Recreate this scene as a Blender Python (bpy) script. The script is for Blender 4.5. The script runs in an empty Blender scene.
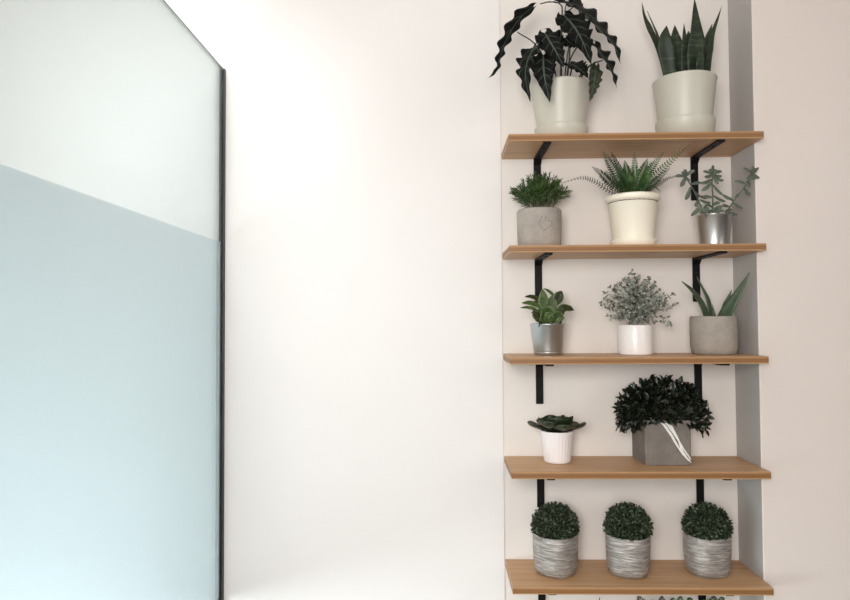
import bpy, math, random
from mathutils import Vector as V, Matrix, noise
random.seed(7)
C = bpy.context.scene.collection
PI = math.pi

# ------------------------------------------------------------------ camera model (metres; y runs into the wall)
FOC, YAW, PITCH, ROLL = 656.19, .0248, .0308, -.0055
W_ = V((-math.sin(YAW) * math.cos(PITCH), math.cos(YAW) * math.cos(PITCH), math.sin(PITCH)))
R0 = V((math.cos(YAW), math.sin(YAW), 0)); U0 = R0.cross(W_)
R_ = R0 * math.cos(ROLL) + U0 * math.sin(ROLL)
U_ = U0 * math.cos(ROLL) - R0 * math.sin(ROLL)
EYE = V((0, 0, 1.5))
def at(u, v, Y):
    """world point at depth Y seen at photo position (u, v)"""
    d = W_ + R_ * ((u - 425) / FOC) + U_ * ((300 - v) / FOC)
    return EYE + d * (Y / d.y)

# ------------------------------------------------------------------ mesh builder
class MB:
    def __init__(s): s.v = []; s.f = []; s.uv = []; s.mi = []
    def add(s, vs, fs, uvs=None, mi=0):
        o = len(s.v); s.v += [V(p) for p in vs]
        for k, f in enumerate(fs):
            s.f.append([i + o for i in f]); s.mi.append(mi)
            s.uv.append([uvs[i] for i in f] if uvs else [(0, 0)] * len(f))
    def box(s, a, b, mi=0):
        (x0, y0, z0), (x1, y1, z1) = a, b
        s.add([(x0,y0,z0),(x1,y0,z0),(x1,y1,z0),(x0,y1,z0),(x0,y0,z1),(x1,y0,z1),(x1,y1,z1),(x0,y1,z1)],
              [(0,3,2,1),(4,5,6,7),(0,1,5,4),(1,2,6,5),(2,3,7,6),(3,0,4,7)], mi=mi)
    def lathe(s, c, prof, n=48, sx=1., sy=1., mod=None):
        vs = []; fs = []; uv = []
        m = len(prof)
        for j, (r, z) in enumerate(prof):
            for i in range(n):
                a = 2 * PI * i / n
                k = mod(a, z, r) if mod else 1
                vs.append((c[0] + r * k * sx * math.cos(a), c[1] + r * k * sy * math.sin(a), c[2] + z)); uv.append((i / n, j / m))
        for j in range(m - 1):
            for i in range(n):
                fs.append((j*n+i, j*n+(i+1) % n, (j+1)*n+(i+1) % n, (j+1)*n+i))
        if prof[0][0] > 1e-6: fs.append(tuple(range(n))[::-1])
        if prof[-1][0] > 1e-6: fs.append(tuple((m-1)*n+i for i in range(n)))
        s.add(vs, fs, uv)
    def tube(s, pts, r, n=6, r2=None):
        pts = [V(p) for p in pts]; m = len(pts); vs = []; fs = []
        ref = V((.31, -.87, .38))
        for j, p in enumerate(pts):
            t = (pts[min(j+1, m-1)] - pts[max(j-1, 0)]).normalized()
            a = t.cross(ref); a = a.normalized() if a.length > 1e-4 else V((1, 0, 0)); b = t.cross(a)
            rr = r if r2 is None else r + (r2 - r) * j / (m - 1)
            for i in range(n):
                q = 2 * PI * i / n; vs.append(p + a * (rr * math.cos(q)) + b * (rr * math.sin(q)))
        for j in range(m - 1):
            for i in range(n): fs.append((j*n+i, j*n+(i+1) % n, (j+1)*n+(i+1) % n, (j+1)*n+i))
        fs.append(tuple(range(n))[::-1]); fs.append(tuple((m-1)*n+i for i in range(n)))
        s.add(vs, fs)
    def leaf(s, pts, hw, prof, N, seg=16, cols=3, fold=.25, wave=0, wn=6, thick=.0008, notch=0, curl=0, rough=0):
        """solid leaf along the spine pts; prof(t) is its half width; N the way its face looks"""
        sp = spline(pts, 24); N = V(N).normalized(); L = 2 * cols + 1
        top = []; bot = []; uv = []
        for j in range(seg + 1):
            t = j / seg
            for c in range(L):
                v = (c - cols) / cols
                t0 = notch * (1 - abs(v)) ** .8
                te = t0 + (1 - t0) * t
                p, T = sample(sp, te)
                S = T.cross(N)
                S = S.normalized() if S.length > 1e-4 else V((1, 0, 0))
                n2 = S.cross(T).normalized()
                w = hw * max(prof(te), .002)
                if rough: w *= 1 + rough * math.sin(te * wn * 2 * PI + (0 if v < 0 else .8))
                q = p + S * (w * v * math.cos(fold)) + n2 * (w * abs(v) * math.sin(fold) - w * v * v * curl + wave * min(1, prof(te) * 1.4) * v * v * math.sin(te * wn * 2 * PI + (0 if v < 0 else 1.3)))
                th = thick * (1 - v * v) * (.25 + .75 * min(1, prof(te) * 1.3)) + thick * .12
                top.append(q + n2 * th * .5); bot.append(q - n2 * th * .5); uv.append((te, (v + 1) / 2))
        n = (seg + 1) * L; fs = []
        for j in range(seg):
            for c in range(L - 1):
                a, b, d, e = j*L+c, j*L+c+1, (j+1)*L+c+1, (j+1)*L+c
                fs.append((a, b, d, e)); fs.append((n+a, n+e, n+d, n+b))
            a, e = j*L, (j+1)*L; fs.append((a, e, n+e, n+a))
            a, e = j*L+L-1, (j+1)*L+L-1; fs.append((a, n+a, n+e, e))
        for c in range(L - 1):
            fs.append((c, n+c, n+c+1, c+1)); a = seg*L+c; fs.append((a, a+1, n+a+1, n+a))
        s.add(top + bot, fs, uv + uv)
    def small(s, p, d, n, l, w, bend=.2):
        """a little leaf: two folded halves, p base, d direction, n face"""
        d = V(d).normalized(); S = d.cross(V(n))
        S = S.normalized() if S.length > 1e-3 else d.orthogonal().normalized()
        n = S.cross(d)
        p = V(p)
        vs = [p, p + d*l*.38 + S*w + n*l*.10, p + d*l*.75 + S*w*.62 + n*l*.07*(1-bend), p + d*l - n*l*bend, p + d*l*.75 - S*w*.62 + n*l*.07*(1-bend), p + d*l*.38 - S*w + n*l*.10, p + d*l*.5 - n*l*.02]
        s.add(vs, [(0,1,6),(1,2,6),(2,3,6),(3,4,6),(4,5,6),(5,0,6)], [(0,.5),(.38,1),(.75,.8),(1,.5),(.75,.2),(.38,0),(.5,.5)])
    def build(s, name, mat, parent=None, smooth=True, org=None):
        me = bpy.data.meshes.new(name)
        o_ = V(org) if org is not None else (parent_loc(parent) if parent else V((0, 0, 0)))
        me.from_pydata([p - o_ for p in s.v], [], s.f)
        ul = me.uv_layers.new(name='UVMap')
        flat = [c for f in s.uv for uv in f for c in uv]
        ul.data.foreach_set('uv', flat)
        for m in (mat if isinstance(mat, (list, tuple)) else [mat]): me.materials.append(m)
        me.polygons.foreach_set('material_index', s.mi)
        me.polygons.foreach_set('use_smooth', [smooth] * len(s.f))
        me.update()
        ob = bpy.data.objects.new(name, me); C.objects.link(ob)
        if parent: ob.parent = parent
        elif org is not None: ob.location = o_
        return ob
LOC = {}
def parent_loc(o):
    p = V((0, 0, 0))
    while o: p += o.location; o = o.parent
    return p
def spline(pts, n):
    pts = [V(p) for p in pts]
    if len(pts) == 2: return [pts[0].lerp(pts[1], i / n) for i in range(n + 1)]
    P = [pts[0] * 2 - pts[1]] + pts + [pts[-1] * 2 - pts[-2]]
    out = []; k = len(pts) - 1
    for i in range(n + 1):
        x = i / n * k; j = min(int(x), k - 1); t = x - j
        a, b, c, d = P[j:j+4]
        out.append(.5 * (2*b + (c - a)*t + (2*a - 5*b + 4*c - d)*t*t + (3*b - a - 3*c + d)*t**3))
    return out
def sample(sp, t):
    x = max(0, min(1, t)) * (len(sp) - 1); j = min(int(x), len(sp) - 2)
    a = sp[max(j - 1, 0)]; b = sp[min(j + 2, len(sp) - 1)]
    return sp[j].lerp(sp[j+1], x - j), (b - a).normalized()
def bevel(o, w=.002, s=2, ang=.6):
    m = o.modifiers.new('bevel', 'BEVEL'); m.width = w; m.segments = s; m.limit_method = 'ANGLE'; m.angle_limit = ang
    return o
def thing(name, label, cat, loc, group=None, rz=0):
    o = bpy.data.objects.new(name, None); o.empty_display_size = .05; C.objects.link(o)
    o.location = loc; o.rotation_euler.z = rz
    o['label'] = label; o['category'] = cat
    if group: o['group'] = group
    return o
def copy_tree(o, parent=None):
    c = o.copy(); C.objects.link(c)
    if parent: c.parent = parent
    for ch in o.children: copy_tree(ch, c)
    return c

# ------------------------------------------------------------------ materials
def srgb(h):
    h = h.lstrip('#'); c = [int(h[i:i+2], 16) / 255 for i in (0, 2, 4)]
    return tuple(x / 12.92 if x <= .04045 else ((x + .055) / 1.055) ** 2.4 for x in c) + (1,)
class NT:
    def __init__(s, name):
        s.m = bpy.data.materials.new(name); s.m.use_nodes = True; s.t = s.m.node_tree
        s.b = s.t.nodes['Principled BSDF']; s.out = s.t.nodes['Material Output']
    def n(s, typ, **k):
        x = s.t.nodes.new(typ)
        for a, b in k.items():
            if hasattr(x, a): setattr(x, a, b)
            else: x.inputs[a.replace('_', ' ')].default_value = b
        return x
    def l(s, a, b): s.t.links.new(a, b)
    def coord(s, out='Object', scale=(1, 1, 1)):
        c = s.n('ShaderNodeTexCoord'); m = s.n('ShaderNodeMapping'); m.inputs['Scale'].default_value = scale
        s.l(c.outputs[out], m.inputs['Vector']); return m.outputs['Vector']
    def ramp(s, fac, stops):
        r = s.n('ShaderNodeValToRGB'); e = r.color_ramp.elements
        while len(e) < len(stops): e.new(.5)
        for x, (p, c) in zip(e, stops): x.position = p; x.color = c
        s.l(fac, r.inputs['Fac']); return r.outputs['Color']
    def math(s, op, a, b=None):
        x = s.n('ShaderNodeMath', operation=op)
        for i, q in enumerate((a, b)):
            if q is None: continue
            if isinstance(q, (int, float)): x.inputs[i].default_value = q
            else: s.l(q, x.inputs[i])
        return x.outputs[0]
    def mix(s, f, a, b):
        x = s.n('ShaderNodeMix', data_type='RGBA')
        for i, q in ((0, f), (6, a), (7, b)):
            if isinstance(q, (int, float, tuple)): x.inputs[i].default_value = q
            else: s.l(q, x.inputs[i])
        return x.outputs[2]
    def bump(s, h, strength=.2, dist=.002):
        b = s.n('ShaderNodeBump', Strength=strength, Distance=dist); s.l(h, b.inputs['Height']); s.l(b.outputs[0], s.b.inputs['Normal'])
def plain(name, col, rough=.5, metal=0, var=.06, scale=30, bump=0, spec=.5):
    m = NT(name); c = srgb(col)
    nz = m.n('ShaderNodeTexNoise', Scale=scale, Detail=4.); m.l(m.coord(), nz.inputs['Vector'])
    lo = tuple(x * (1 - var) for x in c[:3]) + (1,); hi = tuple(min(1, x * (1 + var)) for x in c[:3]) + (1,)
    m.l(m.ramp(nz.outputs['Fac'], [(.3, lo), (.7, hi)]), m.b.inputs['Base Color'])
    m.b.inputs['Roughness'].default_value = rough; m.b.inputs['Metallic'].default_value = metal
    m.b.inputs['Specular IOR Level'].default_value = spec
    if bump: m.bump(nz.outputs['Fac'], bump)
    return m.m
M = {}
M['wall'] = plain('wall_paint', '#EFEBE8', .75, var=.01, scale=3, spec=.2)
M['wall_warm'] = plain('warm_right_wall', '#E4D9D1', .75, var=.01, scale=3, spec=.2)  # right wall: warmer and slightly darker than the main wall
M['wall_bay'] = plain('wall_paint_bay_shade', '#EBE4DD', .75, var=.01, scale=3, spec=.2)  # main wall's paint toned down, bay shade mixed into the colour
M['reveal'] = plain('grey_reveal', '#B7B3AF', .7, var=.01, scale=3, spec=.2)
M['ceiling'] = plain('ceiling_paint', '#F2F0EE', .9, var=.01, scale=3)
M['floor'] = plain('floor_finish', '#7C7168', .5, var=.1, scale=6)
M['black'] = plain('black_powder_coat', '#080707', .6, var=.1, scale=200, bump=.05, spec=.25)
M['screw'] = plain('screw_steel', '#2A2827', .35, .8)
M['seal'] = plain('black_channel', '#2A2C2B', .45)
M['palepot'] = plain('pale_green_grey_glaze', '#CAC7B9', .4, var=.02, scale=12)
M['cream'] = plain('cream_glaze', '#FAF3E0', .35, var=.01, scale=12)
M['white'] = plain('white_glaze', '#F2ECE8', .25, var=.01, scale=12)
M['whitematt'] = plain('white_matt_ceramic', '#F3ECEA', .5, var=.01, scale=12)
M['soil'] = plain('potting_soil', '#2B211A', .95, var=.4, scale=150, bump=.6)
M['twine'] = plain('white_twine', '#F3F0EA', .7, var=.05, scale=200)
M['dot'] = plain('brown_dot', '#5A4036', .7)
def metal(name, col, rough):
    m = NT(name); nz = m.n('ShaderNodeTexNoise', Scale=8., Detail=5.); m.l(m.coord(scale=(3, 3, 120)), nz.inputs['Vector'])
    c = srgb(col); m.l(m.ramp(nz.outputs['Fac'], [(.3, tuple(x*.9 for x in c[:3]) + (1,)), (.7, c)]), m.b.inputs['Base Color'])
    m.b.inputs['Metallic'].default_value = 1; m.b.inputs['Roughness'].default_value = rough
    return m.m
M['silver'] = metal('brushed_silver', '#D2D4D2', .36)
M['silver2'] = metal('brushed_pewter', '#C2C8CA', .38)
def concrete(name, c1, c2, bump=.25, scale=14):
    m = NT(name); v = m.coord()
    a = m.n('ShaderNodeTexNoise', Scale=float(scale), Detail=8., Roughness=.65); m.l(v, a.inputs['Vector'])
    b = m.n('ShaderNodeTexNoise', Scale=180., Detail=3.); m.l(v, b.inputs['Vector'])
    f = m.math('ADD', m.math('MULTIPLY', a.outputs['Fac'], .7), m.math('MULTIPLY', b.outputs['Fac'], .3))
    m.l(m.ramp(f, [(.36, srgb(c1)), (.62, srgb(c2))]), m.b.inputs['Base Color'])
    m.b.inputs['Roughness'].default_value = .8; m.bump(f, bump)
    return m.m
M['conc'] = concrete('grey_concrete', '#968E85', '#B0A79D')
M['conc_warm'] = concrete('warm_grey_concrete', '#968D83', '#ABA297')
M['conc_dark'] = concrete('dark_grey_concrete', '#6F6760', '#857D75')
def bark():
    m = NT('silver_grey_scored_ceramic'); v = m.coord(scale=(13, 13, 120))
    a = m.n('ShaderNodeTexNoise', Scale=1.6, Detail=7., Roughness=.62, Distortion=.5); m.l(v, a.inputs['Vector'])
    m.l(m.ramp(a.outputs['Fac'], [(.32, srgb('#77716B')), (.5, srgb('#9C9690')), (.66, srgb('#C9C4BD'))]), m.b.inputs['Base Color'])
    m.b.inputs['Roughness'].default_value = .42; m.b.inputs['Metallic'].default_value = .25; m.bump(a.outputs['Fac'], .7, .004)
    return m.m
M['bark'] = bark()
def wood(name, edge):
    m = NT(name)
    if edge:   # plywood edge: thin plies running along the board
        v = m.coord(scale=(5, 5, 5)); nz = m.n('ShaderNodeTexNoise', Scale=2., Detail=4.); m.l(v, nz.inputs['Vector'])
        sep = m.n('ShaderNodeSeparateXYZ'); m.l(m.coord(), sep.inputs[0])
        z = m.math('ADD', m.math('MULTIPLY', sep.outputs['Z'], 1 / .0227), m.math('MULTIPLY', nz.outputs['Fac'], .12))
        st = m.n('ShaderNodeTexNoise', Scale=1., Detail=5.); m.l(m.coord(scale=(14, 14, 260)), st.inputs['Vector'])
        c = m.ramp(z, [(0., srgb('#C9A57C')), (.2, srgb('#B88E62')), (.3, srgb('#7E5631')), (.48, srgb('#966C44')), (.6, srgb('#84592F')), (.8, srgb('#A57C52')), (1., srgb('#BF9670'))])
        m.l(m.mix(m.math('MULTIPLY', st.outputs['Fac'], .45), c, srgb('#8A6039')), m.b.inputs['Base Color'])
    else:
        g = m.n('ShaderNodeTexNoise', Scale=1., Detail=7., Roughness=.6, Distortion=.3); m.l(m.coord(scale=(2.2, 38, 10)), g.inputs['Vector'])
        m.l(m.ramp(g.outputs['Fac'], [(.3, srgb('#B28760')), (.5, srgb('#C49A70')), (.7, srgb('#CEA57E'))]), m.b.inputs['Base Color'])
        m.bump(g.outputs['Fac'], .06)
    m.b.inputs['Roughness'].default_value = .48
    return m.m
M['oak'] = wood('oak_veneer', False); M['ply'] = wood('plywood_edge', True)
def leafmat(name, c1, c2, rough=.4, kind=None, c3=None, scale=40, sub=.0, spec=.5):
    m = NT(name); nz = m.n('ShaderNodeTexNoise', Scale=float(scale), Detail=3.); m.l(m.coord(), nz.inputs['Vector'])
    col = m.ramp(nz.outputs['Fac'], [(.35, srgb(c1)), (.65, srgb(c2))])
    if kind:
        uv = m.n('ShaderNodeTexCoord'); s = m.n('ShaderNodeSeparateXYZ'); m.l(uv.outputs['UV'], s.inputs[0])
        u = s.outputs['X']; a = m.math('ABSOLUTE', m.math('SUBTRACT', s.outputs['Y'], .5))
        if kind == 'vein':
            mid = m.math('LESS_THAN', a, .035)
            lat = m.math('LESS_THAN', m.math('FRACT', m.math('MULTIPLY', m.math('SUBTRACT', u, m.math('MULTIPLY', a, .35)), 6.)), .11)
            f = m.math('MAXIMUM', mid, m.math('MULTIPLY', lat, .55))
        elif kind == 'band':
            w = m.n('ShaderNodeTexNoise', Scale=1., Detail=3.); m.l(m.coord(scale=(15, 15, 120)), w.inputs['Vector'])
            f = m.math('MULTIPLY', m.math('GREATER_THAN', w.outputs['Fac'], .56), .55)
        elif kind == 'mid':
            f = m.math('MULTIPLY', m.math('LESS_THAN', a, .05), .6)
        elif kind == 'rim':
            f = m.math('MULTIPLY', m.math('GREATER_THAN', m.math('ADD', a, m.math('MULTIPLY', nz.outputs['Fac'], .12)), .44), .8)
        col = m.mix(f, col, srgb(c3))
    m.l(col, m.b.inputs['Base Color']); m.b.inputs['Roughness'].default_value = rough
    m.b.inputs['Specular IOR Level'].default_value = spec
    return m.m
M['aloc'] = leafmat('dark_arrowhead_leaf', '#0A0B0A', '#121410', .6, 'vein', '#4E584E', spec=.15)
M['aloc_green'] = leafmat('olive_arrowhead_leaf', '#1E2417', '#2B331F', .45, 'vein', '#4E5944')
M['petiole'] = leafmat('dark_petiole', '#23291E', '#363C2E', .5)
M['snake'] = leafmat('snake_plant_leaf', '#121A0D', '#223118', .55, 'band', '#3A4B35', scale=18)
M['aloe'] = leafmat('aloe_leaf', '#3A4A33', '#51624A', .45, scale=25)
M['sedum'] = leafmat('blue_grey_succulent_leaf', '#4D584B', '#687262', .6, scale=30)
M['fern'] = leafmat('fern_leaf', '#20381A', '#3C6426', .5, scale=30)
M['fern_dark'] = leafmat('dark_fern_leaf', '#172311', '#2C4220', .5, scale=30)
M['grass'] = leafmat('needle_leaf', '#1F3014', '#4A6A2E', .45, scale=45)
M['pep'] = leafmat('peperomia_leaf', '#3A4B29', '#5E7344', .38, 'rim', '#75855A', scale=45)
M['pep_dark'] = leafmat('variegated_peperomia_leaf', '#262C18', '#3B4626', .38, 'rim', '#6F7A4C', scale=45)
M['rosette'] = leafmat('rosette_succulent_leaf', '#1C2616', '#303D24', .45, 'mid', '#3B4A30', scale=30)
M['box'] = leafmat('boxwood_leaf', '#24301E', '#435038', .5, scale=90)
M['laurel'] = leafmat('glossy_dark_leaf', '#0E130C', '#1D2617', .4, scale=60)
M['sage'] = leafmat('silvery_shrub_leaf', '#404135', '#BEC0B4', .6, scale=55)
M['stem'] = leafmat('brown_green_stem', '#4A4A33', '#5F5C42', .6)
def glassmat():
    m = NT('clear_glass'); t = m.t
    tr = m.n('ShaderNodeBsdfTransparent'); tr.inputs['Color'].default_value = (.94, .985, .985, 1)
    gl = m.n('ShaderNodeBsdfGlossy'); gl.inputs['Roughness'].default_value = .02
    fr = m.n('ShaderNodeFresnel'); fr.inputs['IOR'].default_value = 1.45
    mx = m.n('ShaderNodeMixShader'); m.l(m.math('MULTIPLY', fr.outputs[0], .6), mx.inputs[0])
    m.l(tr.outputs[0], mx.inputs[1]); m.l(gl.outputs[0], mx.inputs[2]); m.l(mx.outputs[0], m.out.inputs['Surface'])
    return m.m
def frostmat():
    m = NT('frosted_film'); 
    tl = m.n('ShaderNodeBsdfTranslucent'); tl.inputs['Color'].default_value = (.87, .925, .945, 1)
    df = m.n('ShaderNodeBsdfDiffuse'); df.inputs['Color'].default_value = (.84, .91, .94, 1)
    mx = m.n('ShaderNodeMixShader'); mx.inputs[0].default_value = .18
    m.l(tl.outputs[0], mx.inputs[1]); m.l(df.outputs[0], mx.inputs[2]); m.l(mx.outputs[0], m.out.inputs['Surface'])
    return m.m
M['glass'] = glassmat(); M['frost'] = frostmat(); M['glass_edge'] = plain('glass_edge_trim', '#5E6664', .4)

# ------------------------------------------------------------------ the setting
WY, NY, XL, XR = 2.3035, 2.1313, .2156, 1.0156
XG, ZG, ZF = -.7714, 2.3968, 1.7802
CEIL = 3.0
def struct(name, mb, mat, smooth=False):
    o = mb.build(name, mat, None, smooth); o['kind'] = 'structure'; return o
b = MB(); b.box((-3.6, -3.5, -.1), (4.2, 2.6, 0)); struct('floor', b, M['floor'])
b = MB(); b.box((-3.6, -3.5, CEIL), (4.2, 2.6, CEIL + .1)); struct('ceiling', b, M['ceiling'])
b = MB()   # one wall: main stretch, shallow step at the shelf bay
pl = [(-3.6, WY-.004), (.2135, WY-.004), (.2135, WY), (XR, WY), (XR, 2.5), (-3.6, 2.5)]
n = len(pl); vs = [(x, y, 0) for x, y in pl] + [(x, y, CEIL) for x, y in pl]
b.add(vs, [(i, (i+1) % n, n+(i+1) % n, n+i) for i in range(n)] + [tuple(range(n))[::-1], tuple(range(n, 2*n))])
b.mi[2] = 1
bevel(struct('wall_back', b, [M['wall'], M['wall_bay']]), .0016, 3)
b = MB(); b.box((XR, NY, 0), (4.2, 2.5, CEIL)); b.mi[5] = 1   # reveal face, greyer than the wall front
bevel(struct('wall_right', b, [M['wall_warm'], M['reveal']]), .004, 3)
b = MB(); b.box((-2.9, -3.5, 0), (-2.8, 2.5, CEIL)); struct('wall_far_left', b, M['wall'])

# glass partition
g = thing('glass_partition', 'frosted glass partition with clear top band and black edge channel', 'glass partition', (XG, 1.4, 0))
y0, y1 = .45, WY - .0045
zb = at(219.5, 596, WY).z
b = MB(); b.box((XG - .005, y0, .02), (XG + .003, y1 - .004, ZG - .004)); b.build('glass_pane', M['glass'], g, False)
b = MB(); b.box((XG - .0066, y0, zb), (XG - .0052, y1 - .006, ZF)); b.build('frosted_film', M['frost'], g, False)
b = MB(); b.box((XG - .010, y1 - .016, .0), (XG - .0058, y1, ZG)); b.box((XG + .0038, y1 - .016, .0), (XG + .0075, y1, ZG)); b.box((XG - .010, y1 - .003, 0), (XG + .0075, y1, ZG)); b.build('edge_channel', M['seal'], g, False)
b = MB(); b.box((XG - .0052, y0, ZG - .0038), (XG + .0034, y1 - .016, ZG)); b.build('head_trim', M['glass_edge'], g, False)
b = MB(); b.box((XG - .010, y0, 0), (XG + .0075, y1 - .017, .02)); b.build('floor_channel', M['seal'], g, False)

# ------------------------------------------------------------------ shelves and brackets
ZS = [2.0875, 1.7341, 1.3822, 1.0266, .6722, .3175]
TH, FY = .0227, 2.0655
TXT = ['topmost oak shelf holding the two largest pots', 'oak shelf with the cream fern pot, second from top',
       'middle oak shelf holding a pewter pot, white pot and aloe', 'oak shelf with the ribbed white pot and the cube planter',
       'oak shelf holding three clipped boxwood balls', 'lowest oak shelf just below the picture, under the boxwood shelf']
for z, t in zip(ZS, TXT):
    b = MB(); x0, x1, ya, yb = XL, XR - .0012, FY, WY - .0006
    vs = [(x0,ya,z-TH),(x1,ya,z-TH),(x1,yb,z-TH),(x0,yb,z-TH),(x0,ya,z),(x1,ya,z),(x1,yb,z),(x0,yb,z)]
    b.add(vs, [(0,3,2,1),(4,5,6,7)], mi=0); b.add(vs, [(0,1,5,4),(1,2,6,5),(2,3,7,6),(3,0,4,7)], mi=1)
    o = b.build('wall_shelf', [M['oak'], M['ply']], None, False, org=(x0, ya, z - TH))
    # weld the two face sets
    import bmesh
    bm = bmesh.new(); bm.from_mesh(o.data); bmesh.ops.remove_doubles(bm, verts=bm.verts, dist=1e-5); bm.to_mesh(o.data); bm.free()
    bevel(o, .0012, 2)
    o['label'] = t; o['category'] = 'shelf'; o['group'] = 'oak wall shelves'
def make_bracket(loc):
    """loc: the inner corner at the wall under the board"""
    t = thing('shelf_bracket', '', 'bracket', loc, 'black shelf brackets'); x, y, z = loc; w = .0127; k = .006
    b = MB(); b.box((x-w, y-k, z-.152), (x+w, y, z)); bevel(b.build('wall_arm', M['black'], t, False), .0012, 2)
    b = MB(); b.box((x-w, y-.227, z-k), (x+w, y-k-.0002, z)); bevel(b.build('shelf_arm', M['black'], t, False), .0012, 2)
    b = MB(); pr = [(0, 0), (-.016, 0), (0, -.016)]     # small corner web
    vs = [(x-w, y-k+p, z-k+q) for p, q in pr] + [(x+w, y-k+p, z-k+q) for p, q in pr]
    b.add(vs, [(0, 2, 1), (3, 4, 5), (0, 1, 4, 3), (1, 2, 5, 4), (2, 0, 3, 5)]); b.build('corner_web', M['black'], t, False)
    for py in (.06, .165):
        b = MB(); b.lathe((x, y-py, z-k-.003), [(.0012, 0), (.0042, .0008), (.0048, .003)], 12); b.build('screw', M['screw'], t)
    for pz in (.055, .13):
        b = MB()
        b.lathe((0, 0, 0), [(.0012, 0), (.0042, .0008), (.0048, .003)], 12)
        b.v = [V((x + p.x, y - k - .003 + p.z, z - pz + p.y)) for p in b.v]; b.build('screw', M['screw'], t)
    return t
br = None
WH = ['topmost oak shelf', 'second shelf from the top', 'middle shelf', 'cube planter shelf', 'boxwood shelf']
for i in range(5):
    for side, x in (('left', .340), ('right', .8865)):
        loc = (x, WY - .0004, ZS[i] - TH - .0003)
        if br is None: br = o = make_bracket(loc)
        else: o = copy_tree(br); o.location = loc
        o['label'] = 'black steel bracket under the %s end of the %s' % (side, WH[i])

# ------------------------------------------------------------------ pots
def pot_lathe(c, prof_out, wall=.005, depth=None, n=64, **k):
    """outer profile (r, z) bottom to top, then the inside down to the soil"""
    zt = prof_out[-1][1]; rt = prof_out[-1][0]; d = depth or .02
    b = MB(); b.lathe(c, prof_out + [(rt - wall*.4, zt + wall*.35), (rt - wall, zt), (rt - wall*1.3, zt - d), (0, zt - d)], n, **k)
    return b
def soil(parent, c, r, z):
    b = MB(); b.lathe(c, [(r, z - .004), (r, z + .001), (r * .6, z + .004), (0, z + .005)], 32); return b.build('soil', M['soil'], parent)
def ctr(u, Y, z): p = at(u, 300, Y); q = at(u, 300 + (1.5 - z) / Y * FOC, Y); return V((q.x, Y, z))
K = 1 / FOC

# --- top shelf, left: dark arrowhead plant
c = ctr(561, 2.187, ZS[0] + .0004)
zr = at(561, 77, c.y - .09).z - c.z
T = thing('potted_alocasia', 'drooping dark arrowhead-leaved plant with pale veins in pale grey-green pot', 'potted plant', c)
zsau = at(561, 121, c.y - .09).z - c.z
pot_lathe(c, [(.062, .006), (.073, .012), (.0758, .03), (.0955, zr - .008), (.0975, zr - .003), (.0972, zr)], .006, .02).build('pot', M['palepot'], T)
b = MB(); b.lathe(c, [(.078, 0), (.083, .002), (.088, zsau - .004), (.0885, zsau), (.086, zsau + .001), (.0815, zsau - .003), (.075, .006), (0, .006)], 64); b.build('saucer', M['palepot'], T)
soil(T, c, .0895, zr - .018)
def Q(x, y, Y): return at(480 + x / 4.287, y / 4.287, Y)
def sag(t):   # arrowhead outline
    return (math.sin(min(1, t / .30) * PI / 2) ** .75) if t < .30 else max(0, (1 - ((t - .30) / .70) ** 1.35))
tz = c.z + zr - .018
def aloc(pts, hw, N, mat='aloc', stem=None, wave=.007, wn=6, rough=.07, fold=.18, notch=.10, **k):
    b = MB(); b.leaf(pts, hw, sag, N, 42, 4, fold, wave, wn, .0012, notch, rough=rough, **k); b.build('leaf', M[mat], T)
    if stem:
        b = MB(); b.tube(spline(stem, 16), .0028, 8, .0018); b.build('petiole', M['petiole'], T)
base = lambda dx, dy: V((c.x + dx, c.y + dy, tz))
aloc([Q(252, 12, 2.13), Q(185, 62, 2.10), Q(140, 120, 2.08), Q(105, 185, 2.07), Q(85, 245, 2.065), Q(72, 300, 2.06), Q(34, 336, 2.05)], .027, (-.70, .55, .35), stem=[base(-.02, .0), Q(285, 275, 2.15), Q(235, 188, 2.12), Q(160, 138, 2.085)], wave=.008, wn=6, notch=.06)
aloc([Q(300, 12, 2.16), Q(370, 15, 2.14), Q(430, 50, 2.13), Q(490, 105, 2.12), Q(545, 160, 2.115), Q(580, 205, 2.11), Q(602, 275, 2.11)], .072, (.45, -.62, .68), notch=.1, stem=[base(.005, .01), Q(348, 200, 2.19), Q(352, 80, 2.18), Q(400, 30, 2.14)], wave=.009, wn=6)
aloc([Q(345, 50, 2.10), Q(400, 112, 2.06), Q(440, 180, 2.04), Q(478, 278, 2.04)], .054, (.15, -.92, .25), stem=[base(.015, 0), Q(385, 260, 2.14), Q(440, 160, 2.12), Q(415, 135, 2.06)])
aloc([Q(478, 170, 2.13), Q(520, 235, 2.12), Q(560, 300, 2.12), Q(588, 380, 2.12)], .048, (.65, -.62, .45), notch=.1, stem=[base(.03, -.01), Q(440, 310, 2.14), Q(480, 275, 2.13), Q(528, 258, 2.12)], wave=.008, wn=4)
aloc([Q(268, 125, 2.10), Q(300, 180, 2.06), Q(330, 230, 2.05), Q(360, 290, 2.05)], .043, (-.05, -.95, .15), stem=[base(.0, -.01), Q(345, 270, 2.13), Q(300, 225, 2.11), Q(298, 185, 2.06)])
aloc([Q(262, 175, 2.10), Q(215, 235, 2.06), Q(195, 320, 2.05), Q(216, 438, 2.05)], .042, (-.70, -.62, .2), notch=.12, stem=[base(-.03, -.01), Q(300, 290, 2.13), Q(255, 225, 2.10), Q(230, 235, 2.065)], wave=.010, wn=5)
aloc([Q(272, 215, 2.08), Q(272, 285, 2.045), Q(280, 350, 2.04), Q(300, 440, 2.04)], .040, (-.15, -.95, .2), stem=[base(-.015, -.02), Q(320, 300, 2.12), Q(285, 255, 2.09), Q(272, 285, 2.05)])
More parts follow.
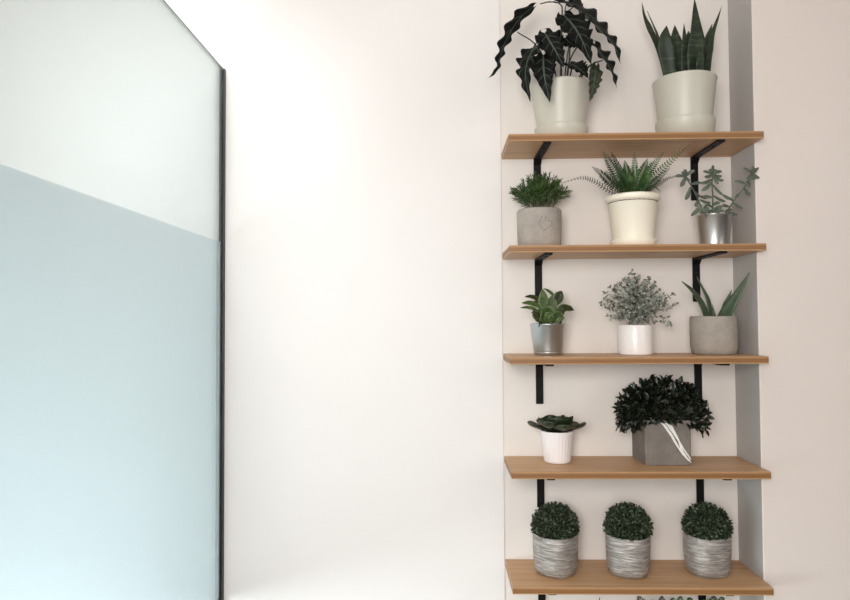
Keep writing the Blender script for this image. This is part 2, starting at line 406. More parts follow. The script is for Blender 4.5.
aloc([Q(372, 268, 2.13), Q(410, 285, 2.10), Q(440, 308, 2.09), Q(464, 335, 2.09)], .042, (.25, -.9, .6), fold=.2, notch=.1, stem=[base(.02, .0), Q(395, 290, 2.14), Q(402, 284, 2.11)], wave=.003)
aloc([Q(498, 262, 2.11), Q(492, 330, 2.09), Q(482, 385, 2.085), Q(470, 438, 2.085)], .024, (.3, -.9, .1), 'aloc_green', stem=[base(.04, .02), Q(455, 300, 2.14), Q(490, 275, 2.12), Q(496, 300, 2.10)], wave=.004)
aloc([Q(358, 155, 2.13), Q(378, 178, 2.12), Q(400, 192, 2.12), Q(424, 198, 2.12)], .034, (.05, -.9, .5), stem=[base(.01, .02), Q(372, 260, 2.18), Q(382, 190, 2.125)], wave=.004)
aloc([Q(330, -25, 2.22), Q(370, -2, 2.20), Q(420, 20, 2.19), Q(455, 55, 2.185)], .045, (.3, -.5, .8), stem=[base(.02, .02), Q(385, 200, 2.21), Q(365, 60, 2.21), Q(372, 10, 2.2)], wave=.006)

b = MB(); b.tube(spline([Q(258, 17, 2.13), Q(300, 8, 2.15), Q(345, 20, 2.17), Q(352, 80, 2.18), base(.0, .015)], 24), .0018, 8, .0026); b.build('petiole', M['petiole'], T)

# --- top shelf, right: snake plant
c = ctr(685, 2.178, ZS[0] + .0004)
T = thing('potted_snake_plant', 'stiff upright sword-leaved plant in wide pale grey-green pot on top shelf', 'potted plant', c)
zr = at(685, 69.8, c.y - .105).z - c.z; zsau = at(685, 114, c.y - .095).z - c.z
pot_lathe(c, [(.062, .006), (.0765, .012), (.0795, .03), (.099, zr - .006), (.1018, zr - .002), (.1012, zr)], .006, .016).build('pot', M['palepot'], T)
b = MB(); b.lathe(c, [(.082, 0), (.087, .002), (.0935, zsau - .004), (.0942, zsau), (.0915, zsau + .001), (.0865, zsau - .004), (.0775, .006), (0, .006)], 64); b.build('saucer', M['palepot'], T)
soil(T, c, .0945, zr - .014)
def Q(x, y, Y): return at(635 + x / 7.5, y / 7.5, Y)
def blade(t): return (.72 + .28 * min(1, t * 2.2)) * (1 if t < .45 else max(0, 1 - ((t - .45) / .55) ** 1.5))
def blunt(t): return (.75 + .25 * min(1, t * 2)) * (1 if t < .55 else math.sqrt(max(0, 1 - ((t - .55) / .45) ** 2.3)))
S = .00294 * 1.45   # metres in a photo pixel at this depth, by 7.5 px below
for pts, hw, pf, N in [
    ([(245, 640, 2.19), (205, 470, 2.18), (130, 270, 2.165), (75, 150, 2.155), (52, 20, 2.15)], 4.2, blade, (.55, -.8, .1)),
    ([(235, 640, 2.22), (215, 430, 2.22), (160, 250, 2.215), (92, 82, 2.21)], 2.4, blade, (.75, -.6, .1)),
    ([(275, 660, 2.16), (240, 430, 2.14), (225, 300, 2.13), (237, 190, 2.13)], 6.6, blade, (-.2, -1, .1)),
    ([(330, 650, 2.19), (315, 430, 2.18), (303, 310, 2.18), (298, 185, 2.18)], 6.3, blade, (0, -1, 0)),
    ([(365, 650, 2.15), (370, 450, 2.13), (370, 320, 2.125), (367, 175, 2.125)], 3.4, blade, (.2, -1, 0)),
    ([(450, 660, 2.15), (452, 450, 2.13), (458, 290, 2.12), (446, -12, 2.115)], 8.0, blade, (.1, -1, .05)),
    ([(480, 650, 2.13), (485, 520, 2.115), (490, 440, 2.11), (488, 350, 2.11)], 3.8, blade, (.2, -1, .05)),
    ([(535, 650, 2.18), (555, 450, 2.175), (580, 270, 2.17), (652, 44, 2.165)], 2.8, blade, (-.75, -.75, .1)),
    ([(520, 640, 2.22), (520, 400, 2.22), (545, 290, 2.22), (580, 175, 2.22)], 3.2, blade, (-.3, -1, .1)),
    ([(400, 650, 2.22), (405, 450, 2.225), (405, 330, 2.225), (400, 230, 2.225)], 6.5, blade, (0, -1, 0)),
]:
    b = MB(); P = [Q(*p) for p in pts]
    P[0].z = max(P[0].z, c.z + zr - .02)
    b.leaf(P, hw * S, pf, N, 26, 3, .22, .0012, 3, .0045); b.build('leaf', M['snake'], T)

# --- second shelf, left: needle plant in concrete pot with a heart
c = ctr(539.2, 2.195, ZS[1] + .0004); r = 22 * c.y * K
T = thing('potted_needle_plant', 'bushy fine-leaved green plant in round concrete pot with heart emblem', 'potted plant', c)
zr = at(539, 207.3, c.y - r).z - c.z
pot_lathe(c, [(r*.9, 0), (r*.955, .002), (r*.985, .03), (r, zr*.6), (r, zr - .004), (r*.985, zr)], .008, .015).build('pot', M['conc'], T)
soil(T, c, r * .87, zr - .013)
ec = at(544.5, 224, c.y - r); b = MB(); hp = []
for i in range(41):
    a = 2 * PI * i / 40
    hx = .0205 * (math.sin(a) ** 3); hz = .00128 * (13 * math.cos(a) - 5 * math.cos(2*a) - 2 * math.cos(3*a) - math.cos(4*a))
    x, z = ec.x + hx * .97 + hz * .15, ec.z + hz - hx * .12
    dx = x - c.x; hp.append(V((x, c.y - math.sqrt(r*r - dx*dx) * .996 , z)))
b.tube(hp, .0030, 8); b.build('heart_emblem', M['conc'], T)
b = MB()
for du, dv in ((-2.6, -7.2), (1.2, -6.6), (1.6, -3.2)):
    p = at(544.5 + du, 224 + dv, c.y - r); dx = p.x - c.x; p.y = c.y - math.sqrt(r*r - dx*dx)
    b.v; m2 = MB(); m2.lathe((0, 0, 0), [(.0021, 0), (.0018, .0012), (0, .0016)], 10)
    b.add([(p.x + q.x, p.y + .0005 - q.z, p.z + q.y) for q in m2.v], m2.f)
b.build('emblem_dots', M['dot'], T)
b = MB(); b2 = MB(); top = c.z + zr - .01
for i in range(135):
    a = random.uniform(0, 2*PI); e = random.random() ** .7 * .92
    L = random.uniform(.090, .136) * (1 - .12 * e)
    d = V((math.sin(e) * math.cos(a) * .60, math.sin(e) * math.sin(a) * .72, math.cos(e))).normalized()
    o = V((c.x + d.x * r * .8, c.y + d.y * r * .8, top))
    if o.y + d.y * L > 2.25: d.y *= .3; d.normalize()
    q = o + d * L + V((0, 0, -.03 * e * e * .5))
    if q.z < top + .02: q.z = top + .02 + random.uniform(0, .01)
    sp = spline([o, o + d * L * .5 + V((0, 0, .012)), q], 10); b2.tube(sp, .0009, 4, .0005)
    for j in range(3, 11):
        p, t = sample(sp, j / 10)
        for k in range(3):
            w = V((random.gauss(0, 1), random.gauss(0, 1), random.gauss(0, 1))).normalized()
            dd = t * .9 + w * .62
            b.small(p, dd, w + V((0, 0, .6)), random.uniform(.012, .020), .0016, .1)
b.build('foliage', M['grass'], T); b2.build('stems', M['stem'], T)

# --- second shelf, middle: fern in cream pot
def make_frond(parent, pts, ll, mat, N, n=26, wob=0.):
    b = MB(); sp = spline(pts, 24); b.tube(sp, .0011, 5, .0005)
    for j in range(2, n + 1):
        t = j / n; p, T_ = sample(sp, t)
        S_ = T_.cross(V(N)).normalized(); nn = S_.cross(T_)
        l = ll * (math.sin(PI * min(1, .18 + .82 * t) ** .9) * .85 + .15)
        for sg in (-1, 1):
            b.small(p, S_ * sg + T_ * .45 + nn * (.12 + random.uniform(-wob, wob)), nn, l, l * (.11 if l < .0135 else .15) + .0006, .1)
    return b.build('frond', mat, parent)
c = ctr(633, 2.18, ZS[1] + .0004)
T = thing('potted_fern', 'feathery green fern in flared cream pot with thick rim', 'potted plant', c)
zr = at(633, 192, c.y - .087).z - c.z; zl = at(633, 238, c.y - .075).z - c.z
pot_lathe(c, [(.060, .004), (.0655, zl + .004), (.0785, zr - .0195), (.0800, zr - .0185), (.0848, zr - .016), (.0862, zr - .0145), (.0893, zr - .003), (.088, zr)], .007, .02).build('pot', M['cream'], T)
b = MB(); b.lathe(c, [(.064, 0), (.069, .001), (.0745, zl - .003), (.0745, zl), (.0715, zl + .0005), (.066, .004), (0, .004)], 64); b.build('saucer', M['cream'], T)
soil(T, c, .079, zr - .018)
def Q(x, y, Y): return at(560 + x / 5.715, 145 + y / 5.715, Y)
for pts, ll, mt, N in [
    ([(380, 300, 2.17), (285, 265, 2.14), (200, 210, 2.12), (120, 188, 2.11), (10, 218, 2.10)], .0134, 'fern_dark', (-.1, -.95, .3)),
    ([(385, 300, 2.17), (300, 230, 2.13), (240, 170, 2.11), (185, 125, 2.10)], .020, 'fern_dark', (-.3, -.8, .4)),
    ([(390, 300, 2.18), (340, 200, 2.16), (285, 105, 2.15), (248, 40, 2.145)], .022, 'fern_dark', (-.3, -.9, .3)),
    ([(400, 300, 2.19), (365, 190, 2.18), (320, 100, 2.18), (292, 40, 2.175)], .020, 'fern_dark', (.4, -.8, .3)),
    ([(420, 300, 2.16), (428, 200, 2.13), (426, 120, 2.11), (425, 45, 2.10)], .017, 'fern', (.0, -1, .15)),
    ([(430, 300, 2.17), (470, 210, 2.14), (530, 120, 2.13), (590, 45, 2.125)], .020, 'fern', (.35, -.8, .3)),
    ([(440, 300, 2.17), (530, 190, 2.14), (630, 95, 2.12), (745, -5, 2.10)], .017, 'fern', (.4, -.7, .5)),
    ([(450, 300, 2.17), (520, 230, 2.14), (570, 185, 2.13), (628, 130, 2.125)], .015, 'fern_dark', (.4, -.7, .5)),
    ([(450, 300, 2.19), (550, 235, 2.19), (620, 190, 2.185), (715, 175, 2.18)], .009, 'fern_dark', (.1, -.95, .3)),
    ([(400, 300, 2.15), (350, 250, 2.11), (300, 200, 2.09), (262, 150, 2.08)], .019, 'fern_dark', (-.2, -.9, .3)),
    ([(410, 300, 2.15), (375, 230, 2.11), (345, 170, 2.09), (330, 110, 2.085)], .020, 'fern', (0, -1, .2)),
    ([(430, 300, 2.15), (470, 240, 2.11), (500, 170, 2.09), (520, 100, 2.085)], .020, 'fern', (.2, -1, .2)),
    ([(415, 300, 2.2), (390, 200, 2.22), (380, 140, 2.23), (370, 90, 2.235)], .020, 'fern', (0, -1, .2)),
    ([(435, 300, 2.2), (450, 200, 2.22), (480, 130, 2.23), (500, 80, 2.235)], .020, 'fern', (0, -1, .2)),
    ([(420, 300, 2.14), (400, 240, 2.10), (395, 200, 2.08), (390, 160, 2.075)], .018, 'fern', (0, -1, .3)),
    ([(440, 300, 2.14), (490, 260, 2.10), (530, 235, 2.08), (575, 265, 2.075)], .012, 'fern_dark', (.2, -.8, .5)),
]:
    make_frond(T, [Q(*p) for p in pts], ll, M[mt], N, 24, .2)

# --- second shelf, right: sedum in silver pot
c = ctr(713.8, 2.185, ZS[1] + .0004)
T = thing('potted_sedum', 'leggy blue-grey succulent with star-shaped tips in small silver pot', 'potted plant', c)
zr = at(713.8, 213.2, c.y - .056).z - c.z
pot_lathe(c, [(.044, 0), (.046, .001), (.0462, .004), (.0572, zr - .003), (.0592, zr - .001), (.0586, zr)], .002, .012).build('pot', M['silver'], T)
soil(T, c, .0545, zr - .010)
def Q(x, y, Y): return at(675 + x / 6.667, 160 + y / 6.667, Y)
def fleshy(t): return .35 + .65 * math.sin(PI * min(1, .12 + t * .88) ** 1.25) if t < .97 else .1
def sedum(stem, leaves):
    P = [Q(*p) for p in stem]; P[0].z = c.z + zr - .012
    sp = spline(P, 18); b = MB(); b.tube(sp, .0026, 8, .0018); st = b.build('stem', M['sedum'], T)
    ya, yb = stem[0][2], stem[-1][2]
    for k, (x0, y0, x1, y1) in enumerate(leaves):
        f = max(0, min(1, (stem[0][1] - y0) / (stem[0][1] - stem[-1][1]))); Y = ya + (yb - ya) * f
        dy = random.uniform(-.016, .010)
        a, e = Q(x0, y0, Y), Q(x1, y1, Y + dy); mid = a.lerp(e, .55) + V((0, 0, -.004 if y1 > y0 else .002))
        b = MB(); b.leaf([a, mid, e], min(.0070, (e - a).length * .30), fleshy, (random.uniform(-.3, .3), -.8, .45), 10, 2, .12, 0, 1, .0042); b.build('leaf', M['sedum'], st)
sedum([(190, 400, 2.17), (160, 280, 2.15), (112, 180, 2.13), (68, 108, 2.12)],
      [(70,110,0,110),(70,110,35,178),(68,108,68,62),(72,106,133,68),(66,110,42,80),(72,112,100,138),(108,160,180,156),(105,180,68,266),(165,265,238,286),(158,240,222,245),(178,300,106,372),(150,270,135,312),(128,210,165,235),(190,330,215,300)])
sedum([(250, 400, 2.16), (252, 260, 2.14), (247, 160, 2.13), (250, 92, 2.12)],
      [(250,95,250,34),(250,95,188,78),(250,95,314,76),(250,100,196,110),(250,100,312,104),(250,105,292,158),(250,110,326,136),(250,110,228,60),(250,110,275,62),(246,130,166,156),(245,150,176,206),(250,165,322,236),(320,234,378,256),(256,240,338,276),(250,250,182,250),(255,300,300,285),(250,315,205,300),(258,330,310,320),(248,330,215,345)])
sedum([(320, 400, 2.18), (385, 285, 2.16), (462, 185, 2.14), (520, 90, 2.13)],
      [(520,90,454,54),(520,90,514,38),(520,90,556,46),(520,92,564,118),(520,92,524,130),(515,95,478,130),(520,90,545,80),(470,155,398,145),(480,140,502,176),(462,190,502,234),(400,258,432,230),(390,272,328,250),(388,288,454,322),(362,312,312,308),(345,340,418,364),(335,350,380,330)])
sedum([(215, 400, 2.15), (200, 360, 2.13), (195, 335, 2.125)], [(197,345,170,318),(197,345,225,318),(200,355,160,352),(200,350,240,340)])
sedum([(285, 400, 2.15), (290, 360, 2.13), (300, 335, 2.125)], [(297,345,270,318),(297,345,330,340),(295,352,255,345),(298,340,300,300)])

# --- third shelf, left: peperomia in pewter pot
c = ctr(548, 2.2, ZS[2] + .0004)
T = thing('potted_peperomia', 'round-leaved variegated green plant in tapered pewter pot with saucer', 'potted plant', c)
zr = at(548, 323.9, c.y - .06).z - c.z; zl = at(548, 351.2, c.y).z - c.z
pot_lathe(c, [(.043, .003), (.0465, zl), (.0480, zl + .006), (.0580, zr - .004), (.0602, zr - .001), (.0596, zr)], .002, .012).build('pot', M['silver2'], T)
b = MB(); b.lathe(c, [(.044, 0), (.0465, .001), (.0478, zl - .003), (.0482, zl - .001), (.0472, zl - .0005), (.0455, .003), (0, .003)], 64); b.build('saucer', M['silver2'], T)
soil(T, c, .0545, zr - .010)
def Q(x, y, Y): return at(515 + x / 7.5, 280 + y / 7.5, Y)
def oval(t): return math.sin(PI * min(.999, max(.02, t)) ** .85) ** .72
for x0, y0, Ya, x1, y1, Yb, hw, N, mt, arch in [
    (195, 160, 2.19, 72, 125, 2.19, 24, (-.2, -.7, .7), 'pep_dark', .006),
    (205, 210, 2.17, 48, 172, 2.17, 28, (-.2, -.75, .7), 'pep', .006),
    (190, 240, 2.16, 38, 208, 2.14, 22, (-.2, -.7, .7), 'pep', .006),
    (200, 290, 2.15, 120, 245, 2.13, 22, (-.4, -.6, .7), 'pep_dark', .004),
    (215, 220, 2.15, 208, 68, 2.13, 38, (-.1, -1, .2), 'pep', .0),
    (300, 130, 2.20, 212, 62, 2.22, 18, (-.1, -.5, .9), 'pep', .004),
    (300, 190, 2.19, 352, 82, 2.19, 42, (.2, -.95, .2), 'pep_dark', .004),
    (260, 260, 2.18, 285, 112, 2.19, 46, (.1, -1, .3), 'pep', .0),
    (258, 322, 2.175, 205, 215, 2.135, 84, (-.1, -1, .3), 'pep', .005),
    (285, 322, 2.175, 325, 230, 2.14, 64, (.35, -.95, .3), 'pep', .004),
    (310, 260, 2.18, 442, 228, 2.15, 46, (.25, -.8, .6), 'pep_dark', .012),
    (300, 320, 2.14, 375, 285, 2.12, 24, (.3, -.7, .6), 'pep', .003),
    (200, 340, 2.16, 152, 305, 2.13, 34, (-.4, -.8, .4), 'pep_dark', .003),
    (240, 240, 2.20, 245, 150, 2.22, 50, (0, -1, .3), 'pep_dark', .0),
    (190, 300, 2.18, 140, 215, 2.17, 40, (-.3, -.9, .3), 'pep_dark', .0), (275, 300, 2.19, 300, 200, 2.2, 50, (.2, -.9, .3), 'pep_dark', .0), (245, 318, 2.165, 272, 245, 2.14, 50, (.1, -.9, .5), 'pep', .004), (215, 300, 2.19, 200, 190, 2.2, 46, (-.1, -1, .2), 'pep', .0),
    (300, 315, 2.17, 365, 275, 2.15, 40, (.3, -.9, .3), 'pep_dark', .003)]:
    a, e = Q(x0, y0, Ya), Q(x1, y1, Yb); b = MB(); k = Ya * K / 7.5
    b.leaf([a, a.lerp(e, .5) + V((0, 0, arch)), e], hw * k, oval, N, 18, 3, .25, .0006, 3, .0016, curl=.12)
    o = b.build('leaf', M[mt], T)
    b = MB(); b.tube(spline([V((c.x + random.uniform(-.015, .015), c.y + random.uniform(-.015, .015), c.z + zr - .012)), a.lerp(V((c.x, c.y, a.z)), .3), a], 10), .0016, 6); b.build('leaf_stalk', M['stem'], o)

# --- third shelf, middle: silvery shrub in white pot
c = ctr(635.2, 2.2, ZS[2] + .0004); r = 16.6 * c.y * K
T = thing('potted_silver_shrub', 'airy silvery grey-green shrub in plain white cylinder pot', 'potted plant', c)
zr = at(635, 325.3, c.y - r).z - c.z
pot_lathe(c, [(r*.93, 0), (r*.985, .002), (r, .006), (r, zr - .002), (r*.985, zr)], .004, .012).build('pot', M['white'], T)
soil(T, c, r * .9, zr - .010)
def Q(x, y, Y): return at(595 + x / 6.316, 265 + y / 6.316, Y)
tips = [(238, 38), (215, 60), (275, 75), (320, 100), (185, 95), (130, 130), (95, 145), (65, 175), (40, 245), (60, 215), (85, 320), (110, 340), (75, 270), (370, 135), (400, 160), (350, 180), (430, 190), (490, 190), (515, 245), (470, 275), (440, 235), (400, 230), (480, 375), (455, 330), (160, 120), (240, 110), (290, 140), (200, 160), (150, 200), (260, 170), (320, 210), (120, 240), (180, 250), (230, 220), (290, 250), (340, 270), (140, 300), (320, 320), (370, 300), (160, 340), (200, 300), (260, 90), (300, 175), (385, 200)] + [(268 + 190 * math.cos(a) * q, 250 - 195 * abs(math.sin(a)) * q) for a, q in [(random.uniform(.05, PI - .05), random.uniform(.3, .92)) for _ in range(34)]]
for i, (x, y) in enumerate(tips):
    fr = 1 if i >= 24 else random.uniform(-.5, .6)
    Yt = c.y - .07 * fr - random.uniform(-.01, .02)
    e = Q(x, y, min(Yt, 2.27)); o = V((c.x + random.uniform(-.022, .022), c.y + random.uniform(-.022, .022), c.z + zr - .010))
    mid = o.lerp(e, .5) + V(((o.x - e.x) * .12, 0, .018))
    sp = spline([o, mid, e], 16); b = MB(); b.tube(sp, .0010, 4, .0005)
    n = 11
    for j in range(4, n + 1):
        p, t = sample(sp, j / n)
        for k in range(5 if j < n else 6):
            w = V((random.gauss(0, 1), random.gauss(0, 1) - .3, random.gauss(0, 1))).normalized()
            b.small(p, t * .55 + w, w.cross(t) + V((0, -.6, .6)), random.uniform(.009, .0150), random.uniform(.0024, .0040), .1)
    b.build('sprig', M['sage'], T)

# --- third shelf, right: aloe in concrete pot
c = ctr(713.5, 2.2045, ZS[2] + .0004); r = 21.9 * c.y * K
T = thing('potted_aloe', 'aloe with a few thick pointed leaves in low round concrete pot', 'potted plant', c)
zr = at(713, 316.8, c.y - r).z - c.z
pot_lathe(c, [(r*.84, 0), (r*.93, .003), (r*.985, .022), (r, zr*.5), (r*.995, zr - .006), (r*.98, zr)], .008, .02).build('pot', M['conc_warm'], T)
soil(T, c, r * .87, zr - .018)
def Q(x, y, Y): return at(620 + x / 3.753, 250 + y / 3.753, Y)
def spike(t): return (1 - t ** 1.6) * .96 + .04
for pts, hw, N in [
    ([(330, 290, 2.195), (300, 200, 2.17), (270, 155, 2.14), (232, 118, 2.12)], 5.6, (.35, -.8, .5)),
    ([(342, 290, 2.22), (330, 195, 2.225), (312, 150, 2.225), (288, 100, 2.22)], 3.4, (.5, -.8, .3)),
    ([(352, 290, 2.18), (352, 250, 2.165), (350, 230, 2.16), (347, 205, 2.16)], 2.0, (.0, -1, .2)),
    ([(385, 290, 2.2), (395, 215, 2.195), (405, 185, 2.19), (420, 148, 2.19)], 3.4, (-.4, -.9, .3)),
    ([(388, 290, 2.195), (410, 220, 2.175), (445, 160, 2.155), (486, 84, 2.14)], 6.6, (-.5, -.8, .45)),
]:
    P = [Q(*p) for p in pts]; P[0].z = max(P[0].z, c.z + zr - .02)
    b = MB(); b.leaf(P, hw * 2.5 * K, spike, N, 22, 3, .3, 0, 1, .008); b.build('leaf', M['aloe'], T)

# --- fourth shelf, left: rosette succulent in ribbed white pot
c = ctr(557, 2.211, ZS[3] + .0004); r = 16.2 * 2.22 * K
T = thing('potted_rosette_succulent', 'dark green rosette succulent in small ribbed white pot', 'potted plant', c)
zr = at(557, 433, c.y - r * .9).z - c.z
flute = lambda a, z, rr: 1 + (.010 * math.cos(a * 26) if .004 < z < zr - .004 else 0)
pot_lathe(c, [(r*.70, 0), (r*.77, .0015), (r*.80, .006), (r*.84, zr*.3), (r*.92, zr*.65), (r*.985, zr - .006), (r, zr - .002), (r*.985, zr)], .0035, .012, 156, mod=flute).build('pot', M['whitematt'], T)
soil(T, c, r * .9, zr - .010)
def cup(t): return (.45 + .55 * min(1, t * 1.9)) * (1 if t < .55 else math.sqrt(max(0, 1 - ((t - .55) / .45) ** 2.2)))
o0 = V((c.x, c.y, c.z + zr - .008))
ring = [(k * 51.4 + 23 + random.uniform(-7, 7), .096, random.uniform(13, 24), .037) for k in range(7)] + \
       [(k * 72 + 40 + random.uniform(-8, 8), .075, random.uniform(34, 46), .033) for k in range(5)] + \
       [(k * 90 + 15 + random.uniform(-8, 8), .058, random.uniform(60, 70), .027) for k in range(4)] + [(20, .04, 82, .012), (200, .036, 80, .012)]
for az, L, el, hw in ring:
    a = math.radians(az); e = math.radians(el); h = V((math.cos(a), math.sin(a), 0))
    if h.y > .3: L *= (.80 if el < 30 else .9)
    d = h * math.cos(e) + V((0, 0, math.sin(e)))
    N = (V((0, 0, 1)) * math.cos(e) - h * math.sin(e))
    lift = V((0, 0, .004))
    P = [o0 + h * .006 + lift, o0 + h * .006 + d * L * .5 - N * .004 + lift, o0 + h * .006 + d * L * .85 - N * .001 + lift, o0 + h * .006 + d * L + N * .007 + lift]
    b = MB(); b.leaf(P, hw, cup, N, 18, 3, .28, 0, 1, .0045); b.build('leaf', M['rosette'], T)

# --- fourth shelf, right: cube planter
x0, x1, ya, yb = .6545, .8020, 2.1475, 2.2945
z0 = ZS[3] + .0004; z1 = at(692, 420.5, ya).z
T = thing('potted_laurel', 'dense dark leafy dome in square concrete cube planter with white strands', 'potted plant', ((x0+x1)/2, (ya+yb)/2, z0))
b = MB(); w = .010
vs = [(x0,ya,z0),(x1,ya,z0),(x1,yb,z0),(x0,yb,z0),(x0,ya,z1),(x1,ya,z1),(x1,yb,z1),(x0,yb,z1),(x0+w,ya+w,z1),(x1-w,ya+w,z1),(x1-w,yb-w,z1),(x0+w,yb-w,z1),(x0+w,ya+w,z1-.02),(x1-w,ya+w,z1-.02),(x1-w,yb-w,z1-.02),(x0+w,yb-w,z1-.02)]
b.add(vs, [(0,3,2,1),(0,1,5,4),(1,2,6,5),(2,3,7,6),(3,0,4,7),(4,5,9,8),(5,6,10,9),(6,7,11,10),(7,4,8,11),(8,9,13,12),(9,10,14,13),(10,11,15,14),(11,8,12,15),(12,13,14,15)])
bevel(b.build('pot', M['conc_dark'], T, False), .003, 3)
b = MB(); b.box((x0+w+.001, ya+w+.001, z1-.0195), (x1-w-.001, yb-w-.001, z1-.012)); b.build('soil', M['soil'], T, False)
def Q(x, y, Y): return at(605 + x / 5.718, 370 + y / 5.718, Y)
for pts in ([(325, 300), (352, 335), (395, 400), (440, 470), (498, 528)], [(350, 302), (375, 335), (415, 395), (452, 455), (499, 512)], [(336, 310), (365, 350), (405, 420), (445, 480), (480, 520)], [(372, 305), (392, 345), (420, 400), (438, 452), (468, 500)], [(345, 325), (380, 370), (412, 430), (450, 490)]):
    b = MB(); P = [Q(x, y, ya - .003 - .0015 * (i % 2)) for i, (x, y) in enumerate(pts)]
    for p in P: p.x = min(p.x, x1 - .003)
    b.tube(spline(P, 24), .0042, 8, .0022); b.build('white_strand', M['twine'], T)
b = MB(); b2 = MB(); cc = V((at(662, 420, 2.19).x, 2.192, at(662, 418, 2.19).z)); rx, ry, rzz = .146, .088, .132
cnt = 0
while cnt < 1350:
    a = random.uniform(0, 2*PI); sz = random.uniform(-.30, 1); q = math.sqrt(1 - sz*sz)
    d = V((q*math.cos(a), q*math.sin(a), sz))
    s = random.uniform(.55, 1.0) if random.random() < .7 else random.uniform(.9, 1.06)
    p = cc + V((d.x*rx*s, d.y*ry*s, d.z*rzz*s))
    if p.z < z1 + .004 and (x0 - .004 < p.x < x1 + .004) and p.y > ya - .008: continue
    if p.z < z1 - (.010 if x0 - .012 < p.x < x1 + .012 else .035): continue
    if d.z < 0 and abs(d.x) < .62 and random.random() < .75: continue
    out = V((d.x/rx, d.y/ry, d.z/rzz)).normalized()
    dd = out + V((random.gauss(0, .5), random.gauss(0, .5), random.gauss(0, .5)))
    l = random.uniform(.020, .032)
    if p.y + dd.normalized().y * l > 2.298: continue
    b.small(p - out * .012, dd, out + V((random.gauss(0, .4), random.gauss(0, .4), random.gauss(0, .4) + .3)), l, l * .27, .18); cnt += 1
b.build('foliage', M['laurel'], T)
for i in range(26):
    a = random.uniform(0, 2*PI); sz = random.uniform(-.1, .9); q = math.sqrt(1 - sz*sz)
    e = cc + V((q*math.cos(a)*rx*.82, q*math.sin(a)*ry*.82, sz*rzz*.82))
    o = V(((x0+x1)/2 + random.uniform(-.03, .03), (ya+yb)/2 + random.uniform(-.02, .02), z1 - .014))
    b2.tube(spline([o, o.lerp(e, .5) + V((0, 0, .03)), e], 10), .0016, 5, .001)
b2.build('stems', M['stem'], T)

# --- fifth shelf: three boxwood balls
c = ctr(555.5, 2.189, ZS[4] + .0004); r = 21.7 * c.y * K
T = thing('potted_boxwood', 'leftmost clipped boxwood ball in scored silver-grey pot', 'potted plant', c, 'boxwood balls in silver-grey pots')
zr = at(555.5, 540.5, c.y - r).z - c.z
sq = lambda a, z, rr: 1 + .028 * math.cos(4 * a) + .006 * math.sin(3 * a + z * 60)
pot_lathe(c, [(r*.78, 0), (r*.86, .003), (r*.915, .012), (r*.955, .03), (r*.985, zr*.6), (r, zr - .003), (r*.98, zr)], .005, .02, 64, mod=sq).build('pot', M['bark'], T)
soil(T, c, r * .88, zr - .018)
b = MB(); cb = V((c.x, c.y, at(555.5, 526.5, c.y).z)); rb = 23.4 * c.y * K
core = MB()
for i in range(3800):
    a = random.uniform(0, 2*PI); sz = random.uniform(-.55, 1); q = math.sqrt(1 - sz*sz)
    d = V((q*math.cos(a), q*math.sin(a), sz)); s = random.uniform(.66, 1.0) + .04 * noise.noise(d * 5)
    p = cb + d * rb * s * .93
    if p.z < c.z + zr + .003: continue
    dd = d + V((random.gauss(0, .6), random.gauss(0, .6), random.gauss(0, .6))); l = random.uniform(.008, .0125)
    b.small(p, dd, d + V((random.gauss(0, .5), random.gauss(0, .5), random.gauss(0, .5))), l, l * .34, .15)
b.build('foliage', M['box'], T)
for i in range(40):
    a = random.uniform(0, 2*PI); sz = random.uniform(-.2, 1); q = math.sqrt(1 - sz*sz)
    e = cb + V((q*math.cos(a), q*math.sin(a), sz)) * rb * .8; o = V((c.x + random.uniform(-.02, .02), c.y + random.uniform(-.02, .02), c.z + zr - .016))
    core.tube([o, o.lerp(e, .5), e], .0012, 5, .0007)
core.build('stems', M['stem'], T)
for u, Y, rz, lab in ((628, 2.187, 1.9, 'clipped boxwood ball in scored silver-grey pot, middle of the three'), (707, 2.190, 4.1, 'rightmost clipped boxwood ball in scored silver-grey pot, under the right bracket')):
    o = copy_tree(T); o.location = ctr(u, Y, ZS[4] + .0004); o.rotation_euler.z = rz; o['label'] = lab

# --- lowest shelf: two plants whose tips reach the bottom edge of the picture
c = ctr(599, 2.17, ZS[5] + .0004)
T = thing('potted_sword_plant', 'plant on the lowest shelf, a single dark leaf tip showing left', 'potted plant', c)
pot_lathe(c, [(.046, 0), (.05, .002), (.063, .105), (.0645, .109), (.064, .11)], .004, .012).build('pot', M['white'], T)
soil(T, c, .058, .099)
for x, y, h, hw, lean in ((0, 0, .0, .013, 0), (-.02, .01, .06, .012, -.03), (.022, .012, .05, .012, .03), (.0, -.02, .07, .011, .01)):
    e = at(599.6, 596.6, 2.15) if h == 0 else V((c.x + x + lean, c.y + y, .60 - h))
    P = [V((c.x + x * .6, c.y + y, c.z + .10)), V((c.x + x, c.y + y, c.z + .17)), e]
    b = MB(); b.leaf(P, hw, blade, (0, -1, 0), 20, 3, .25, 0, 1, .004); b.build('leaf', M['laurel'], T)
c = ctr(680, 2.175, ZS[5] + .0004)
T = thing('potted_palm_fern', 'fern on the lowest shelf, frond tips showing along the bottom edge', 'potted plant', c)
pot_lathe(c, [(.055, 0), (.06, .002), (.074, .115), (.0755, .119), (.075, .12)], .005, .014).build('pot', M['cream'], T)
soil(T, c, .068, .107)
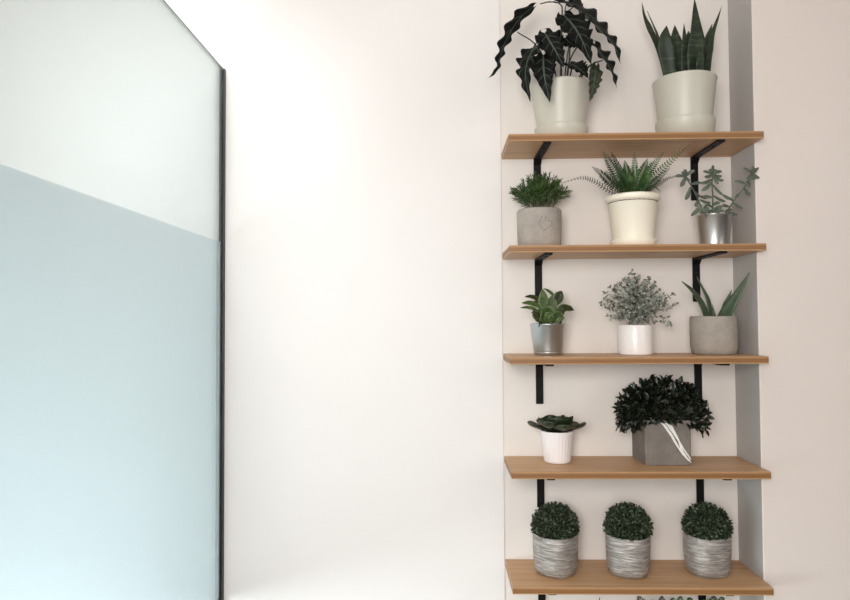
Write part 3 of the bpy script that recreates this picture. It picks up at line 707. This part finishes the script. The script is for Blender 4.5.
for u, v, Y, mt in ((637, 597.2, 2.12, 'fern_dark'), (650, 601, 2.14, 'fern_dark'), (660, 597, 2.13, 'fern_dark'), (672, 598, 2.16, 'fern'), (680, 596.5, 2.12, 'fern'), (690, 597.5, 2.15, 'fern'), (706, 601, 2.14, 'fern'), (716, 597, 2.12, 'fern_dark'), (724, 598, 2.13, 'fern_dark'), (732, 604, 2.12, 'fern_dark'), (626, 606, 2.14, 'fern_dark')):
    e = at(u, v, Y); o = V((c.x + random.uniform(-.02, .02), c.y + random.uniform(-.02, .02), c.z + .107))
    mid = o.lerp(e, .55); mid.z = max(o.z + .09, e.z - .07)
    make_frond(T, [o, mid, e.lerp(mid, .25) + V((0, 0, .004)), e], .018, M[mt], (0, -.9, .4), 24, .25)

# ------------------------------------------------------------------ light
def area(name, loc, tgt, size, power, col, size_y=None, spread=180):
    l = bpy.data.lights.new(name, 'AREA'); l.energy = power; l.color = col; l.size = size; l.spread = math.radians(spread)
    if size_y: l.shape = 'RECTANGLE'; l.size_y = size_y
    o = bpy.data.objects.new(name, l); C.objects.link(o); o.location = loc
    o.rotation_euler = (V(tgt) - V(loc)).to_track_quat('-Z', 'Y').to_euler(); return o
area('key_light', (-.45, -.75, 1.85), (-.1, 2.3, 1.2), 1.0, 44, (1, .975, .955), .9)  # unseen key area lamp behind the camera, well below the ceiling
area('right_soft_light', (2.9, -.9, 2.2), (.5, 2.3, 1.4), 1.5, 16, (1, .95, .91), 1.5)  # unseen soft area lamp from the right, weaker than the key
area('rear_fill', (-.7, -2.6, 1.25), (-.4, 2.3, 1.0), 1.4, 36, (1, .98, .96), 1.6)  # unseen area lamp far behind the camera, added to fill the lower wall
area('film_backlight', (-2.1, .7, .45), (-.8, 1.1, .5), 1.3, 31, (.90, .955, 1), .8, 125)  # unseen lamp added low behind the partition to brighten the frosted film
area('beyond_wall_fill', (-1.0, 1.25, 2.9), (-1.3, 2.3, 1.9), .5, 6.2, (.95, .985, 1), .5, 95)  # unseen lamp added to brighten the wall behind the clear pane
w = bpy.data.worlds.new('sky'); bpy.context.scene.world = w; w.use_nodes = True
bg = w.node_tree.nodes['Background']; bg.inputs['Color'].default_value = (1, .975, .95, 1); bg.inputs['Strength'].default_value = .05

# ------------------------------------------------------------------ camera
cam = bpy.data.cameras.new('camera'); cam.sensor_fit = 'HORIZONTAL'; cam.sensor_width = 36; cam.lens = FOC / 850 * 36; cam.clip_start = .02
co = bpy.data.objects.new('camera', cam); C.objects.link(co)
co.matrix_world = Matrix(((R_.x, U_.x, -W_.x, EYE.x), (R_.y, U_.y, -W_.y, EYE.y), (R_.z, U_.z, -W_.z, EYE.z), (0, 0, 0, 1)))
sc = bpy.context.scene; sc.camera = co
vs = sc.view_settings; vs.view_transform = 'Standard'; vs.look = 'None'; vs.exposure = .09; vs.gamma = 1; vs.use_curve_mapping = False
